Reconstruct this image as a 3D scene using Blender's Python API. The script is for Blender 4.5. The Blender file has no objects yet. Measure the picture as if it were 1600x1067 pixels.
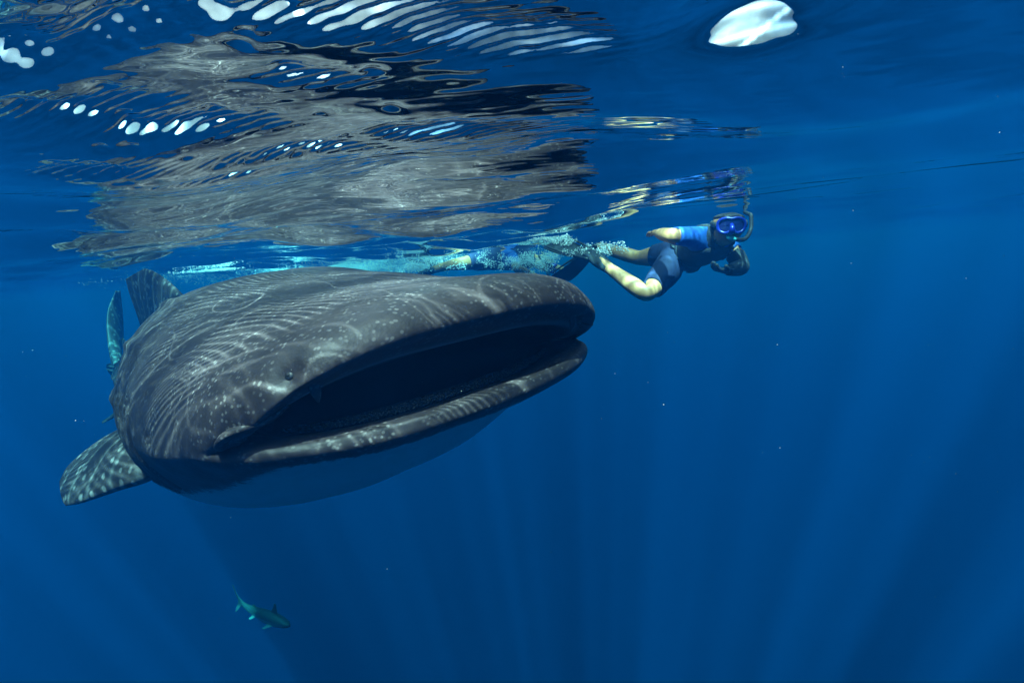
import bpy, bmesh, math, random
import numpy as np
from mathutils import Vector, Matrix, noise as mnoise

R = math.radians
SC = bpy.context.scene
COL = SC.collection
rng = np.random.default_rng(7)
random.seed(7)

# ------------------------------------------------------------------ camera, sky, sun, exposure
SEA = -0.075                   # mean sea level
CAM_Z = -0.27                  # the camera is held a forearm's length under water
cam_d = bpy.data.cameras.new('camera')
cam_d.sensor_width = 36.0
cam_d.lens = 20.7
cam_d.clip_start = 0.02
cam_d.clip_end = 3000.0
cam = bpy.data.objects.new('camera', cam_d)
COL.objects.link(cam)
cam.matrix_world = Matrix.Translation((0.0, 0.0, CAM_Z)) @ Matrix.Rotation(R(90.0 - 7.6), 4, 'X') @ Matrix.Rotation(R(-4.5), 4, 'Z')
SC.camera = cam

SUN_EL = 62.0
SUN_FROM = (-0.06, -0.998)     # horizontal direction the sun stands in (behind the camera, a little left)
world = bpy.data.worlds.new('World')
SC.world = world
world.use_nodes = True
wn = world.node_tree.nodes
wl = world.node_tree.links
sky = wn.new('ShaderNodeTexSky')
sky.sky_type = 'NISHITA'
sky.sun_disc = False
sky.sun_elevation = R(SUN_EL)
sky.sun_rotation = math.atan2(SUN_FROM[0], SUN_FROM[1])
sky.altitude = 0.0
sky.dust_density = 1.5
w_tc = wn.new('ShaderNodeTexCoord')
cloud_n = wn.new('ShaderNodeTexNoise'); cloud_n.inputs['Scale'].default_value = 2.6; cloud_n.inputs['Detail'].default_value = 7.0; cloud_n.inputs['Roughness'].default_value = 0.58
wl.new(w_tc.outputs['Generated'], cloud_n.inputs['Vector'])
cloud_r = wn.new('ShaderNodeMapRange'); cloud_r.interpolation_type = 'SMOOTHSTEP'
cloud_r.inputs[1].default_value = 0.42; cloud_r.inputs[2].default_value = 0.58
wl.new(cloud_n.outputs[0], cloud_r.inputs[0])
cloud_m = wn.new('ShaderNodeMix'); cloud_m.data_type = 'RGBA'
w_sep = wn.new('ShaderNodeSeparateXYZ'); wl.new(w_tc.outputs['Generated'], w_sep.inputs[0])
cloud_h = wn.new('ShaderNodeMapRange'); cloud_h.interpolation_type = 'SMOOTHSTEP'     # clouds only above the horizon
cloud_h.inputs[1].default_value = 0.02; cloud_h.inputs[2].default_value = 0.12
wl.new(w_sep.outputs[2], cloud_h.inputs[0])
cloud_f = wn.new('ShaderNodeMath'); cloud_f.operation = 'MULTIPLY'
wl.new(cloud_r.outputs[0], cloud_f.inputs[0]); wl.new(cloud_h.outputs[0], cloud_f.inputs[1])
wl.new(cloud_f.outputs[0], cloud_m.inputs[0]); wl.new(sky.outputs[0], cloud_m.inputs[6]); cloud_m.inputs[7].default_value = (10.5, 10.8, 11.2, 1.0)
wl.new(cloud_m.outputs[2], wn['Background'].inputs[0])
wn['Background'].inputs[1].default_value = 0.10

world.cycles.sampling_method = 'NONE'

sun_d = bpy.data.lights.new('sun', 'SUN')
sun_d.energy = 5.0
sun_d.angle = R(0.5)
sun_d.color = (1.0, 0.96, 0.9)
sun = bpy.data.objects.new('sun', sun_d)
COL.objects.link(sun)
_h = math.cos(R(SUN_EL)) / math.hypot(*SUN_FROM)
sun_vec = Vector((SUN_FROM[0] * _h, SUN_FROM[1] * _h, math.sin(R(SUN_EL))))
sun.rotation_euler = sun_vec.to_track_quat('Z', 'Y').to_euler()
sun.location = sun_vec * 30

vs = SC.view_settings
vs.view_transform = 'Standard'
vs.look = 'None'
vs.exposure = 1.08
vs.gamma = 1.0
vs.use_curve_mapping = False
cy = SC.cycles
cy.use_denoising = True
cy.denoiser = 'OPENIMAGEDENOISE'
cy.max_bounces = 5
cy.diffuse_bounces = 1
cy.glossy_bounces = 2
cy.transmission_bounces = 4
cy.volume_bounces = 0
cy.use_adaptive_sampling = True
cy.adaptive_threshold = 0.015
cy.transparent_max_bounces = 12
cy.sample_clamp_indirect = 6.0

# ------------------------------------------------------------------ helpers
def tag(o, label=None, cat=None, group=None, kind=None):
    if label: o['label'] = label
    if cat: o['category'] = cat
    if group: o['group'] = group
    if kind: o['kind'] = kind
    return o

def empty(name, loc=(0, 0, 0)):
    o = bpy.data.objects.new(name, None)
    o.location = loc
    o.empty_display_size = 0.1
    COL.objects.link(o)
    return o

def mesh_obj(name, verts, faces, mat=None, parent=None, smooth=True, uv=None, attrs=None):
    me = bpy.data.meshes.new(name)
    verts = np.asarray(verts, dtype=np.float64)
    if isinstance(faces, np.ndarray):
        n = len(faces); k = faces.shape[1]
        me.vertices.add(len(verts)); me.loops.add(n * k); me.polygons.add(n)
        me.vertices.foreach_set('co', verts.astype(np.float32).ravel())
        me.loops.foreach_set('vertex_index', faces.astype(np.int32).ravel())
        me.polygons.foreach_set('loop_start', np.arange(0, n * k, k, dtype=np.int32))
        me.polygons.foreach_set('loop_total', np.full(n, k, dtype=np.int32))
    else:
        me.from_pydata([tuple(v) for v in verts], [], [tuple(f) for f in faces])
    if attrs:
        for an, av in attrs.items():
            a = me.attributes.new(an, 'FLOAT', 'POINT')
            a.data.foreach_set('value', np.asarray(av, dtype=np.float32))
    me.update(calc_edges=True)
    me.validate()
    if smooth:
        me.polygons.foreach_set('use_smooth', np.ones(len(me.polygons), dtype=bool))
    o = bpy.data.objects.new(name, me)
    COL.objects.link(o)
    if mat: me.materials.append(mat)
    if parent: o.parent = parent
    return o

def grid_faces(n, m, wrap_m=True):
    """quads of n rings with m points each"""
    i, j = np.meshgrid(np.arange(n - 1), np.arange(m if wrap_m else m - 1), indexing='ij')
    a = (i * m + j).ravel(); b = (i * m + (j + 1) % m).ravel()
    c = ((i + 1) * m + (j + 1) % m).ravel(); d = ((i + 1) * m + j).ravel()
    return np.stack([a, b, c, d], 1)

def catmull(keys, n_per):
    """Catmull-Rom through the rows of keys; n_per points per span"""
    K = np.asarray(keys, float)
    out = []
    for i in range(len(K) - 1):
        p0 = K[i - 1] if i > 0 else 2 * K[0] - K[1]
        p1, p2 = K[i], K[i + 1]
        p3 = K[i + 2] if i + 2 < len(K) else 2 * K[-1] - K[-2]
        n = n_per[i] if hasattr(n_per, '__len__') else n_per
        for t in np.arange(n) / n:
            out.append(0.5 * (2 * p1 + (p2 - p0) * t + (2 * p0 - 5 * p1 + 4 * p2 - p3) * t * t + (3 * p1 - p0 - 3 * p2 + p3) * t ** 3))
    out.append(K[-1])
    return np.array(out)

def smooth01(x, a, b):
    t = np.clip((x - a) / (b - a), 0, 1)
    return t * t * (3 - 2 * t)

class NT:
    """small node-tree builder"""
    def __init__(self, name):
        self.m = bpy.data.materials.new(name)
        self.m.use_nodes = True
        self.t = self.m.node_tree
        self.n = self.t.nodes
        self.n.clear()
        self.out = self.n.new('ShaderNodeOutputMaterial')
    def link(self, a, b): self.t.links.new(a, b)
    def node(self, typ, **props):
        nd = self.n.new('ShaderNode' + typ)
        for k, v in props.items(): setattr(nd, k, v)
        return nd
    def setin(self, nd, key, v):
        if hasattr(v, 'is_output') or isinstance(v, bpy.types.NodeSocket): self.link(v, nd.inputs[key])
        else: nd.inputs[key].default_value = v
    def math(self, op, a, b=0.0, c=None, clamp=False):
        nd = self.node('Math', operation=op, use_clamp=clamp)
        self.setin(nd, 0, a); self.setin(nd, 1, b)
        if c is not None: self.setin(nd, 2, c)
        return nd.outputs[0]
    def ramp(self, fac, a, b, lo=0.0, hi=1.0, smooth=True):
        nd = self.node('MapRange', interpolation_type='SMOOTHSTEP' if smooth else 'LINEAR')
        self.setin(nd, 0, fac); self.setin(nd, 1, a); self.setin(nd, 2, b); self.setin(nd, 3, lo); self.setin(nd, 4, hi)
        return nd.outputs[0]
    def vmath(self, op, a, b=(0, 0, 0)):
        nd = self.node('VectorMath', operation=op)
        self.setin(nd, 0, a)
        if op == 'SCALE': self.setin(nd, 'Scale', b)
        else: self.setin(nd, 1, b)
        return nd.outputs[0]
    def noise(self, vec, scale, detail=2.0, rough=0.5):
        nd = self.node('TexNoise')
        self.setin(nd, 'Vector', vec); self.setin(nd, 'Scale', scale); self.setin(nd, 'Detail', detail); self.setin(nd, 'Roughness', rough)
        return nd
    def voro(self, vec, scale, feature='F1', rand=1.0):
        nd = self.node('TexVoronoi', feature=feature)
        self.setin(nd, 'Vector', vec); self.setin(nd, 'Scale', scale); self.setin(nd, 'Randomness', rand)
        return nd
    def mix(self, fac, a, b):
        nd = self.node('Mix', data_type='RGBA')
        self.setin(nd, 0, fac); self.setin(nd, 6, a); self.setin(nd, 7, b)
        return nd.outputs[2]
    def bump(self, h, strength, dist=0.01):
        nd = self.node('Bump')
        self.setin(nd, 'Height', h); self.setin(nd, 'Strength', strength); self.setin(nd, 'Distance', dist)
        return nd.outputs[0]
    def principled(self, color, rough=0.5, normal=None, spec=0.3, **kw):
        nd = self.node('BsdfPrincipled')
        self.setin(nd, 'Base Color', color); self.setin(nd, 'Roughness', rough)
        nd.inputs['Specular IOR Level'].default_value = spec
        if normal is not None: self.link(normal, nd.inputs['Normal'])
        for k, v in kw.items(): self.setin(nd, k, v)
        self.link(nd.outputs[0], self.out.inputs['Surface'])
        return nd

def rgb(r, g, b): return (r, g, b, 1.0)

def mat_simple(name, col, col2=None, scale=20.0, rough=0.6, bump=0.15, bscale=60.0, spec=0.3, **kw):
    N = NT(name)
    tc = N.node('TexCoord').outputs['Object']
    f = N.ramp(N.noise(tc, scale, 4, 0.6).outputs[0], 0.35, 0.65)
    c = N.mix(f, rgb(*col), rgb(*(col2 or [v * 0.75 for v in col])))
    nb = N.bump(N.noise(tc, bscale, 3, 0.6).outputs[0], bump, 0.01)
    N.principled(c, rough, nb, spec, **kw)
    return N.m

HAZE_ON = True
# ------------------------------------------------------------------ the sea surface, seen from below
WAVES = [  # wavelength, rms slope, number of trains, main direction, spread, share that only lives in stirred water
    (3.4, .040, 5, 1.2, .5, 0.2), (1.35, .06, 6, 1.0, .6, 0.5), (0.50, .105, 8, 1.35, .55, 0.85),
    (0.22, .055, 9, 1.15, .5, 0.95), (0.10, .024, 10, 1.25, .30, 1.0), (0.046, .022, 7, 1.2, .12, 1.0), (0.022, .03, 6, 1.40, .15, 1.0)]
BUMPS = [  # single steep wavelets: x, y, height, half-widths, slope of the ripples riding on them
    (0.215, 0.500, .024, .056, .050, .012), (-0.07, 0.78, .0125, .10, .036, .75), (0.060, 0.535, .0058, .060, .028, .75), (0.0, 0.53, .0050, .06, .03, .75), (-0.08, 0.485, .0092, .08, .03, .75),
    (-0.19, 0.47, .0072, .06, .03, .75), (-0.255, 0.475, .0185, .045, .036, .45), (-0.40, 0.52, .0190, .05, .036, .50), (-0.31, 0.51, .0140, .035, .028, .45), (-0.33, 0.70, .0085, .10, .026, .75),
    (-0.27, 0.83, .0105, .12, .028, .75), (-0.42, 0.92, .0095, .10, .026, .75), (-0.42, 0.64, .0075, .07, .024, .70), (-0.17, 0.60, .005, .05, .02, .65), (-0.52, 0.78, .0080, .07, .024, .70)]
_r = np.random.default_rng(77)
FLECKS = [(x, y, .34 * w, w) for x, y, w in zip(_r.uniform(-0.56, -0.10, 46), _r.uniform(0.46, 0.95, 46), _r.uniform(.007, .013, 46))]   # small steep pimples that sparkle

def wave_height(x, y, spacing, single=True):
    """waves and ripples; choppier on the left where the animal and the swimmers stir the water"""
    r = np.random.default_rng(23)
    z = np.zeros(np.broadcast(x, y).shape)
    stir = 0.06 + 0.94 * (1 - smooth01(x - 0.10 * y, -0.15, 0.75))
    for li, (lam, slope, num, base, spread, st) in enumerate(WAVES):
        layer = np.zeros_like(z)
        for _ in range(num):
            a = base + r.normal(0, spread)
            k = 2 * math.pi / (lam * r.uniform(0.72, 1.4))
            ph, ph2 = r.uniform(0, 6.283, 2)
            c, s_ = math.cos(a), math.sin(a)
            arg = k * (c * x + s_ * y) + ph + 0.8 * np.sin(0.31 * k * (-s_ * x + c * y) + ph2)
            layer += np.sin(arg) * (slope / k) * math.sqrt(2.0 / num)
        w = (1 - st) + st * stir
        if li >= 3:   # ripples come in patches
            kk = 2 * math.pi / (lam * 5.5)
            pt = np.sin(kk * (0.9 * x + 0.3 * y) + li) * np.sin(kk * (-0.25 * x + 0.8 * y) + 2.1 * li)
            w = w * (0.25 + 1.25 * smooth01(pt, -0.35, 0.55))
        w = w * (1 - smooth01(spacing, lam / 6.0, lam / 3.0))
        z += layer * w
    for bx, by, h, wx, wy, rs in (BUMPS if single else ()):
        q = 0.0 if rs < 0.05 else 0.5
        u = x - bx + 0.35 * (y - by) + 0.010 * q * np.sin(85 * y + 40 * bx) + 0.004 * q * np.sin(230 * y + 120 * x)
        v = y - by - 0.12 * (x - bx) + 0.007 * q * np.sin(65 * x + 30 * by) + 0.0035 * q * np.sin(190 * x - 80 * y)
        env = np.exp(-(u / wx) ** 2 - (v / wy) ** 2)
        kr = 2 * math.pi / 0.0115
        z += rs / kr * env * np.sin(kr * (0.93 * (y - by) + 0.36 * (x - bx)) + 1.1 * np.sin(27 * x + 15 * y))
        z += h * env * (1 + 0.25 * q * np.sin(75 * x + 20 * y) * np.sin(58 * y + 11))
    if single:
        for bx, by, h, w in FLECKS:
            if x.ndim == 2:
                i0, i1 = np.searchsorted(x[:, 0], [bx - 4 * w, bx + 4 * w]); j0, j1 = np.searchsorted(y[0], [by - 4 * w, by + 4 * w])
                z[i0:i1, j0:j1] += h * np.exp(-((x[i0:i1, j0:j1] - bx) / w) ** 2 - ((y[i0:i1, j0:j1] - by) / w) ** 2)
    return z

def axis(marks, steps, lo, hi, grow=1.023):
    """even steps between the marks, growing ones out to lo and hi"""
    def out(d, h):
        r, x = [], 0.0
        while x < d:
            h *= grow; x += h; r.append(x)
        return np.array(r) * (d / r[-1])
    mid = [np.arange(p, q - st * .5, st) for p, q, st in zip(marks, marks[1:], steps)]
    return np.concatenate([(marks[0] - out(marks[0] - lo, steps[0]))[::-1]] + mid + [[marks[-1]], marks[-1] + out(hi - marks[-1], steps[-1])])

def light_net(depth=0.36, x0=-3.4, x1=2.6, y0=-1.6, y1=5.0, st=0.0045):
    """how the waves gather sunlight at the animal's depth: rays through the surface counted on a plane below it"""
    gx = np.arange(x0, x1, st); gy = np.arange(y0, y1, st)
    X, Y = np.meshgrid(gx, gy, indexing='ij')
    H = wave_height(X, Y, 0.0062, False)
    dx, dy = np.gradient(H, st)
    out = np.zeros_like(H)
    rg = np.random.default_rng(3)
    for _ in range(3):
        tx = X + (rg.random(X.shape) - .5) * st - 0.30 * depth * dx * 2.6
        ty = Y + (rg.random(X.shape) - .5) * st - 0.36 * depth * dy * 2.6
        h, _, _ = np.histogram2d(tx.ravel(), ty.ravel(), bins=[np.append(gx, x1 + st)[:len(gx) + 1] - st / 2, np.append(gy, y1 + st)[:len(gy) + 1] - st / 2])
        out += h / 3
    k = np.array([.15, .7, .15])
    out = np.apply_along_axis(lambda v: np.convolve(v, k, 'same'), 0, out)
    out = np.apply_along_axis(lambda v: np.convolve(v, k, 'same'), 1, out)
    return gx, gy, out

def build_water():
    xs = axis([-1.3, 0.5], [0.0038], -60.0, 60.0, 1.027)
    ys = axis([0.34, 0.95, 2.3], [0.0021, 0.0037], -57.0, 62.0, 1.027)
    X, Y = np.meshgrid(xs, ys, indexing='ij')
    sx = np.gradient(xs)[:, None]; sy = np.gradient(ys)[None, :]
    sp = 0.35 * sx + 0.65 * sy     # the small ripples run mostly across the y direction
    Z = SEA + wave_height(X, Y, sp) * (1 - smooth01(np.hypot(X, Y - 3), 18, 40))
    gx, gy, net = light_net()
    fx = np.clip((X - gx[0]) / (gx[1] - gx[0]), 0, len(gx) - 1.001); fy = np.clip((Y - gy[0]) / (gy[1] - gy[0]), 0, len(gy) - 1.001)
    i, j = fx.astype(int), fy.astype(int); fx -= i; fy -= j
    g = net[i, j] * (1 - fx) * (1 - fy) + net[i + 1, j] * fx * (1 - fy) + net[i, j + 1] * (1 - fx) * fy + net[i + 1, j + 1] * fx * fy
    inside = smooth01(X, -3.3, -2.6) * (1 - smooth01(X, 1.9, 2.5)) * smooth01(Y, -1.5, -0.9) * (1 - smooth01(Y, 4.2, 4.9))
    # light shafts put into the transparency as bright spots scattered at random
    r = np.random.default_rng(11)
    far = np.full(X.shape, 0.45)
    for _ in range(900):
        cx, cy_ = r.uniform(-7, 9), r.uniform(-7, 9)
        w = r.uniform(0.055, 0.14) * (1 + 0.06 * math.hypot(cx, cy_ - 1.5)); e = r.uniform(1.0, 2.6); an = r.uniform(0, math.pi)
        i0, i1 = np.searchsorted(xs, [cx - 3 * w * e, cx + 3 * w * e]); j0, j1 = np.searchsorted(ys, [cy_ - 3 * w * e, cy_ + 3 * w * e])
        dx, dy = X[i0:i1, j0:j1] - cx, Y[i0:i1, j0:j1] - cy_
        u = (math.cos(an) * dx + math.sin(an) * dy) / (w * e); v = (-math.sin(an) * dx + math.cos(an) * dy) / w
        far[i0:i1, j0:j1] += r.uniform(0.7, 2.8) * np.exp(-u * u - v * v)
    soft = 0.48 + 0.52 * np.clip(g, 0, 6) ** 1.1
    # thin bright threads: ripple light drawn into the transparency, long lines and patchy parallel fringes
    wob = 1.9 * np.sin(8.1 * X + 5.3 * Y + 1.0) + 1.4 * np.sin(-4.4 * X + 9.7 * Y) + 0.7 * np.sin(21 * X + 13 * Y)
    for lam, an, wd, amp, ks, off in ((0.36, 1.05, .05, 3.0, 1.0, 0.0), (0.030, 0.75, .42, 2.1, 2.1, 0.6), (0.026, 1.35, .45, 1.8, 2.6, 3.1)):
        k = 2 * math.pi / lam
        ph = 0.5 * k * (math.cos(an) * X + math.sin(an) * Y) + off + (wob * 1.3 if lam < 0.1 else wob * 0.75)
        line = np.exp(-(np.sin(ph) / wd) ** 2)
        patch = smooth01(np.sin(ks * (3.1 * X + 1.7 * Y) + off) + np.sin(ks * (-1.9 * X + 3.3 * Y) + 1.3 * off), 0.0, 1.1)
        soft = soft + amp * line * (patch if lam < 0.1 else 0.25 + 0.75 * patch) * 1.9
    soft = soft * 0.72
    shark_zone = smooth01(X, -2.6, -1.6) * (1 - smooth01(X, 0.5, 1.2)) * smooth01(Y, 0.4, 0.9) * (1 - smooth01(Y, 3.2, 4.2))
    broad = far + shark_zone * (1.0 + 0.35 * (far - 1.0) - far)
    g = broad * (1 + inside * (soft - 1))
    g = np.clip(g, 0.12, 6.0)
    V = np.stack([X.ravel(), Y.ravel(), Z.ravel()], 1)
    F = grid_faces(len(xs), len(ys), False)[:, ::-1].copy()
    N = NT('sea_surface')
    at = N.node('Attribute'); at.attribute_name = 'caustic_gobo'  # painted ripple-light pattern that scales the surface's transparency
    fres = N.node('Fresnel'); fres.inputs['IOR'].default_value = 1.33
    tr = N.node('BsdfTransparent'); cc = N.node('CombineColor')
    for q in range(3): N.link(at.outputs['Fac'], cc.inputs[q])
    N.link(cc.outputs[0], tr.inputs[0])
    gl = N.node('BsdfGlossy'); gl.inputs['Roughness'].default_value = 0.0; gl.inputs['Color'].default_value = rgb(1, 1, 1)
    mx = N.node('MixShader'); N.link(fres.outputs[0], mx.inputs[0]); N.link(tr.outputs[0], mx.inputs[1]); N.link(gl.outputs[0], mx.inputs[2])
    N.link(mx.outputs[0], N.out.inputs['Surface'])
    o = mesh_obj('water', V, F, N.m, attrs={'caustic_gobo': g.ravel()})
    tag(o, 'rippled sea surface seen from below', kind='structure')
build_water()

def build_haze():
    x, y0, y1, z0, z1 = 61.0, -58.8, 63.2, -45.0, 0.45
    v = [(sx * x, yy, zz) for zz in (z0, z1) for sx, yy in ((-1, y0), (1, y0), (1, y1), (-1, y1))]
    f = [(3, 2, 1, 0), (4, 5, 6, 7), (0, 1, 5, 4), (1, 2, 6, 5), (2, 3, 7, 6), (3, 0, 4, 7)]
    N = NT('sea_water_body')
    pv = N.node('VolumePrincipled')
    pv.inputs['Density'].default_value = 0.28
    pv.inputs['Color'].default_value = rgb(0.001, 0.0325, 0.1305)
    pv.inputs['Absorption Color'].default_value = rgb(0.0, 0.78, 0.9495)
    pv.inputs['Anisotropy'].default_value = 0.36
    N.link(pv.outputs[0], N.out.inputs['Volume'])
    o = mesh_obj('haze', v, f, N.m, smooth=False)
    tag(o, 'deep blue sea water fading everything with distance', 'water', kind='stuff')
if HAZE_ON: build_haze()

# ------------------------------------------------------------------ whale shark
# own frame: x forward, y to its left, z up, origin in the middle of the mouth
def shark_frame():
    a, p, roll = R(39.0), R(4.5), R(4.5)
    f = Vector((math.sin(a) * math.cos(p), -math.cos(a) * math.cos(p), math.sin(p)))
    l0 = Vector((0, 0, 1)).cross(f).normalized()
    u0 = f.cross(l0)
    l = l0 * math.cos(roll) + u0 * math.sin(roll)
    u = f.cross(l)
    M = Matrix(((f.x, l.x, u.x, -0.121), (f.y, l.y, u.y, 1.619), (f.z, l.z, u.z, -0.623), (0, 0, 0, 1)))
    return M

NTH = 240
#        xc     w     zt     zb     zc    bt    bb    ey    ez   qx
BODY = [(-7.30, .03,  .10, -.02,  .04,  0,    0,    1.0, 1.0, 1.0),
        (-7.00, .05,  .12, -.06,  .03,  0,    0,    1.0, 1.0, 1.0),
        (-6.40, .09,  .12, -.12,  .01,  0,    0,    1.0, 1.0, 1.0),
        (-5.50, .22,  .19, -.24, -.01,  0,    0,    1.0, 1.0, 1.0),
        (-4.50, .34,  .29, -.36, -.03,  0,    0,    .95, 1.0, 1.0),
        (-3.50, .45,  .39, -.47, -.04,  0,    0,    .9,  1.0, 1.0),
        (-2.60, .56,  .47, -.55, -.05,  0,    0,    .88, 1.0, 1.0),
        (-1.90, .67,  .53, -.57, -.05,  0,    0,    .86, 1.0, 1.0),
        (-1.30, .72,  .50, -.52, -.04,  0,    0,    .84, 1.0, 1.0),
        (-0.85, .72,  .42, -.41, -.02,  .00,  .02,  .82, 1.0, 1.0),
        (-0.50, .70,  .36, -.28, .00,  .03,  .04,  .80, .95, .9),
        (-0.30, .67,  .33, -.165,  .015,  .12,  .05,  .78, .9,  .8),
        (-0.21, .64, .315, -.115, .022,  .19,  .10,  .76, .9, .7),
        (-0.20, .615,  .29, -.082,  .025, .26,  .185, .75, .92, .62),
        (-0.205, .598,  .25, -.052, .028,  .305, .238, .74, .98, .58),
        (-0.215, .583, .205, -.026, .03, .322, .255, .74, 1.04, .55),
        (-0.24, .568, .162, -.006, .034, .285,  .268, .74, 1.06, .55),
        (-0.27, .548, .146, -.002, .034,  .225, .235, .75, 1.06, .6),
        (-0.35, .515,  .165, -.045,  .03,  .16,  .18,  .76, 1.0,  .7),
        (-0.55, .49,  .22, -.18,  .02,  .10,  .08,  .8,  .95, .9),
        (-0.95, .42,  .20, -.24,  .00,  0,    0,    .9,  1.0, 1.0),
        (-1.45, .22,  .12, -.16, -.02,  0,    0,    1.0, 1.0, 1.0),
        (-1.60, .02,  .00, -.04, -.02,  0,    0,    1.0, 1.0, 1.0)]
SPANS = [3, 6, 8, 10, 12, 14, 14, 14, 14, 14, 14, 10, 10, 10, 10, 8, 8, 8, 10, 8, 6, 3]

def shark_rings():
    K = catmull(BODY, SPANS)
    th = np.arange(NTH) / NTH * 2 * math.pi
    c, s = np.cos(th), np.sin(th)
    rings = []
    for (xc, w, zt, zb, zc, bt, bb, ey, ez, qx) in K:
        sy = np.sign(c) * np.abs(c) ** ey
        sz = np.abs(s) ** ez
        jaw = 0.24 * smooth01(np.float64(xc), -1.7, -0.7) * (1 - 0.45 * min(1.0, bb / 0.2))   # the lower jaw is narrower than the head above it
        y = w * sy * np.where(s < 0, 1 - jaw * np.abs(s) ** 1.2, 1.0)
        z = np.where(s > 0, zc + (zt - zc) * sz, zc - (zc - zb) * sz)
        x = xc + np.where(s > 0, bt, bb) * np.abs(s) ** qx
        rings.append(np.stack([x, y, z], 1))
    return np.array(rings), K

def bend(P):
    """swimming curve of the trunk"""
    s = np.clip(-P[..., 0] - 1.2, 0, None)
    Q = P.copy()
    Q[..., 1] += -0.007 * s ** 2 - 0.05 * np.sin(np.clip(s / 6.0, 0, 1) * math.pi)
    Q[..., 2] += 0.0 * s
    return Q

def vertex_normals(P):
    du = np.gradient(P, axis=0)
    dv = np.roll(P, -1, 1) - np.roll(P, 1, 1)
    n = np.cross(dv, du)
    n /= np.linalg.norm(n, axis=2, keepdims=True) + 1e-9
    return n

def shark_material():
    N = NT('whale_shark_skin')
    tc = N.node('TexCoord').outputs['Object']
    def attr(a):
        nd = N.node('Attribute'); nd.attribute_name = a
        return nd.outputs['Fac']
    belly, inner, lip, aft = attr('belly'), attr('inner'), attr('lip'), attr('aft')
    n1 = N.noise(tc, 9.0, 5, 0.6).outputs[0]
    base = N.mix(N.ramp(n1, 0.3, 0.7), rgb(.029, .0225, .0235), rgb(.048, .0375, .0395))
    wp = N.vmath('ADD', tc, N.vmath('SCALE', N.vmath('SUBTRACT', N.noise(tc, 6.0, 2).outputs['Color'], (.5, .5, .5)), 0.05))
    # small crowded spots on the head, larger ones down the back
    mpA = N.node('Mapping'); N.link(wp, mpA.inputs[0]); mpA.inputs['Scale'].default_value = (1.0, 0.8, 1.0)
    va = N.voro(mpA.outputs[0], 70.0)
    sa = N.ramp(va.outputs['Distance'], 0.20, 0.36, 1.0, 0.0)
    sa = N.math('MULTIPLY', sa, N.ramp(N.noise(tc, 14.0, 2).outputs[0], 0.35, 0.6))
    vb = N.voro(wp, 17.0)
    sb = N.ramp(vb.outputs['Distance'], 0.20, 0.33, 1.0, 0.0)
    wv = N.node('TexWave', wave_type='BANDS', bands_direction='X'); N.link(wp, wv.inputs['Vector'])
    wv.inputs['Scale'].default_value = 1.9; wv.inputs['Distortion'].default_value = 1.2
    ln = N.math('POWER', wv.outputs[1], 14.0)
    sb = N.math('MAXIMUM', sb, N.math('MULTIPLY', ln, 0.6))
    spots = N.mix(aft, sa, sb)
    c = N.mix(N.math('MULTIPLY', spots, N.ramp(aft, 0.0, 1.0, 0.34, 0.5)), base, rgb(.30, .27, .26))
    # pale belly with a ragged speckled edge
    sp = N.noise(tc, 45.0, 3, 0.7).outputs[0]
    bm = N.ramp(N.math('ADD', belly, N.math('MULTIPLY', N.math('SUBTRACT', sp, 0.5), 0.9)), 0.4, 0.6)
    c = N.mix(bm, c, rgb(.42, .42, .42))
    c = N.mix(N.math('MULTIPLY', lip, 0.8), c, rgb(.24, .24, .24))
    c = N.mix(inner, c, rgb(.018, .018, .019))  # shade inside the mouth painted in as a near-black lining
    fine = N.noise(tc, 160.0, 3, 0.6).outputs[0]
    mid = N.noise(tc, 26.0, 3, 0.6).outputs[0]
    nb = N.bump(N.math('ADD', N.math('MULTIPLY', fine, 0.35), mid), 0.35, 0.006)
    N.principled(c, N.ramp(n1, 0.2, 0.8, 0.42, 0.62), nb, 0.3)
    return N.m

def foil(name, secs, mat, parent, n_per=10, m=28, attrs=None):
    """a fin lofted from sections (leading point, trailing point, thickness)"""
    rows = np.array([list(a) + list(b) + [t] for a, b, t in secs], float)
    S = catmull(rows, n_per)
    k = np.arange(m) / m * 2 * math.pi
    c = (1 - np.cos(k)) / 2
    prof = np.sqrt(np.clip(c, 0, 1)) * (1 - c) * 2.6 * 0.5 + 0.03 * np.sin(math.pi * c)
    side = np.where(np.sin(k) >= 0, 1, -1)
    P = []
    span = np.gradient((S[:, :3] + S[:, 3:6]) / 2, axis=0)
    for r, sp in zip(S, span):
        le, te, t = r[:3], r[3:6], max(r[6], 0.002)
        nrm = np.cross(te - le, sp); nrm /= np.linalg.norm(nrm) + 1e-9
        P.append(le + np.outer(c, te - le) + np.outer(prof * side * t, nrm))
    P = np.array(P)
    n = len(P)
    V = P.reshape(-1, 3)
    F = [tuple(q) for q in grid_faces(n, m)] + [tuple(range(m))[::-1], tuple((n - 1) * m + j for j in range(m))]
    at = {a: np.full(len(V), v) for a, v in (attrs or {}).items()}
    o = mesh_obj(name, V, F, mat, parent, attrs=at)
    bm = bmesh.new(); bm.from_mesh(o.data); bmesh.ops.recalc_face_normals(bm, faces=bm.faces); bm.to_mesh(o.data); bm.free()
    return o

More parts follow.
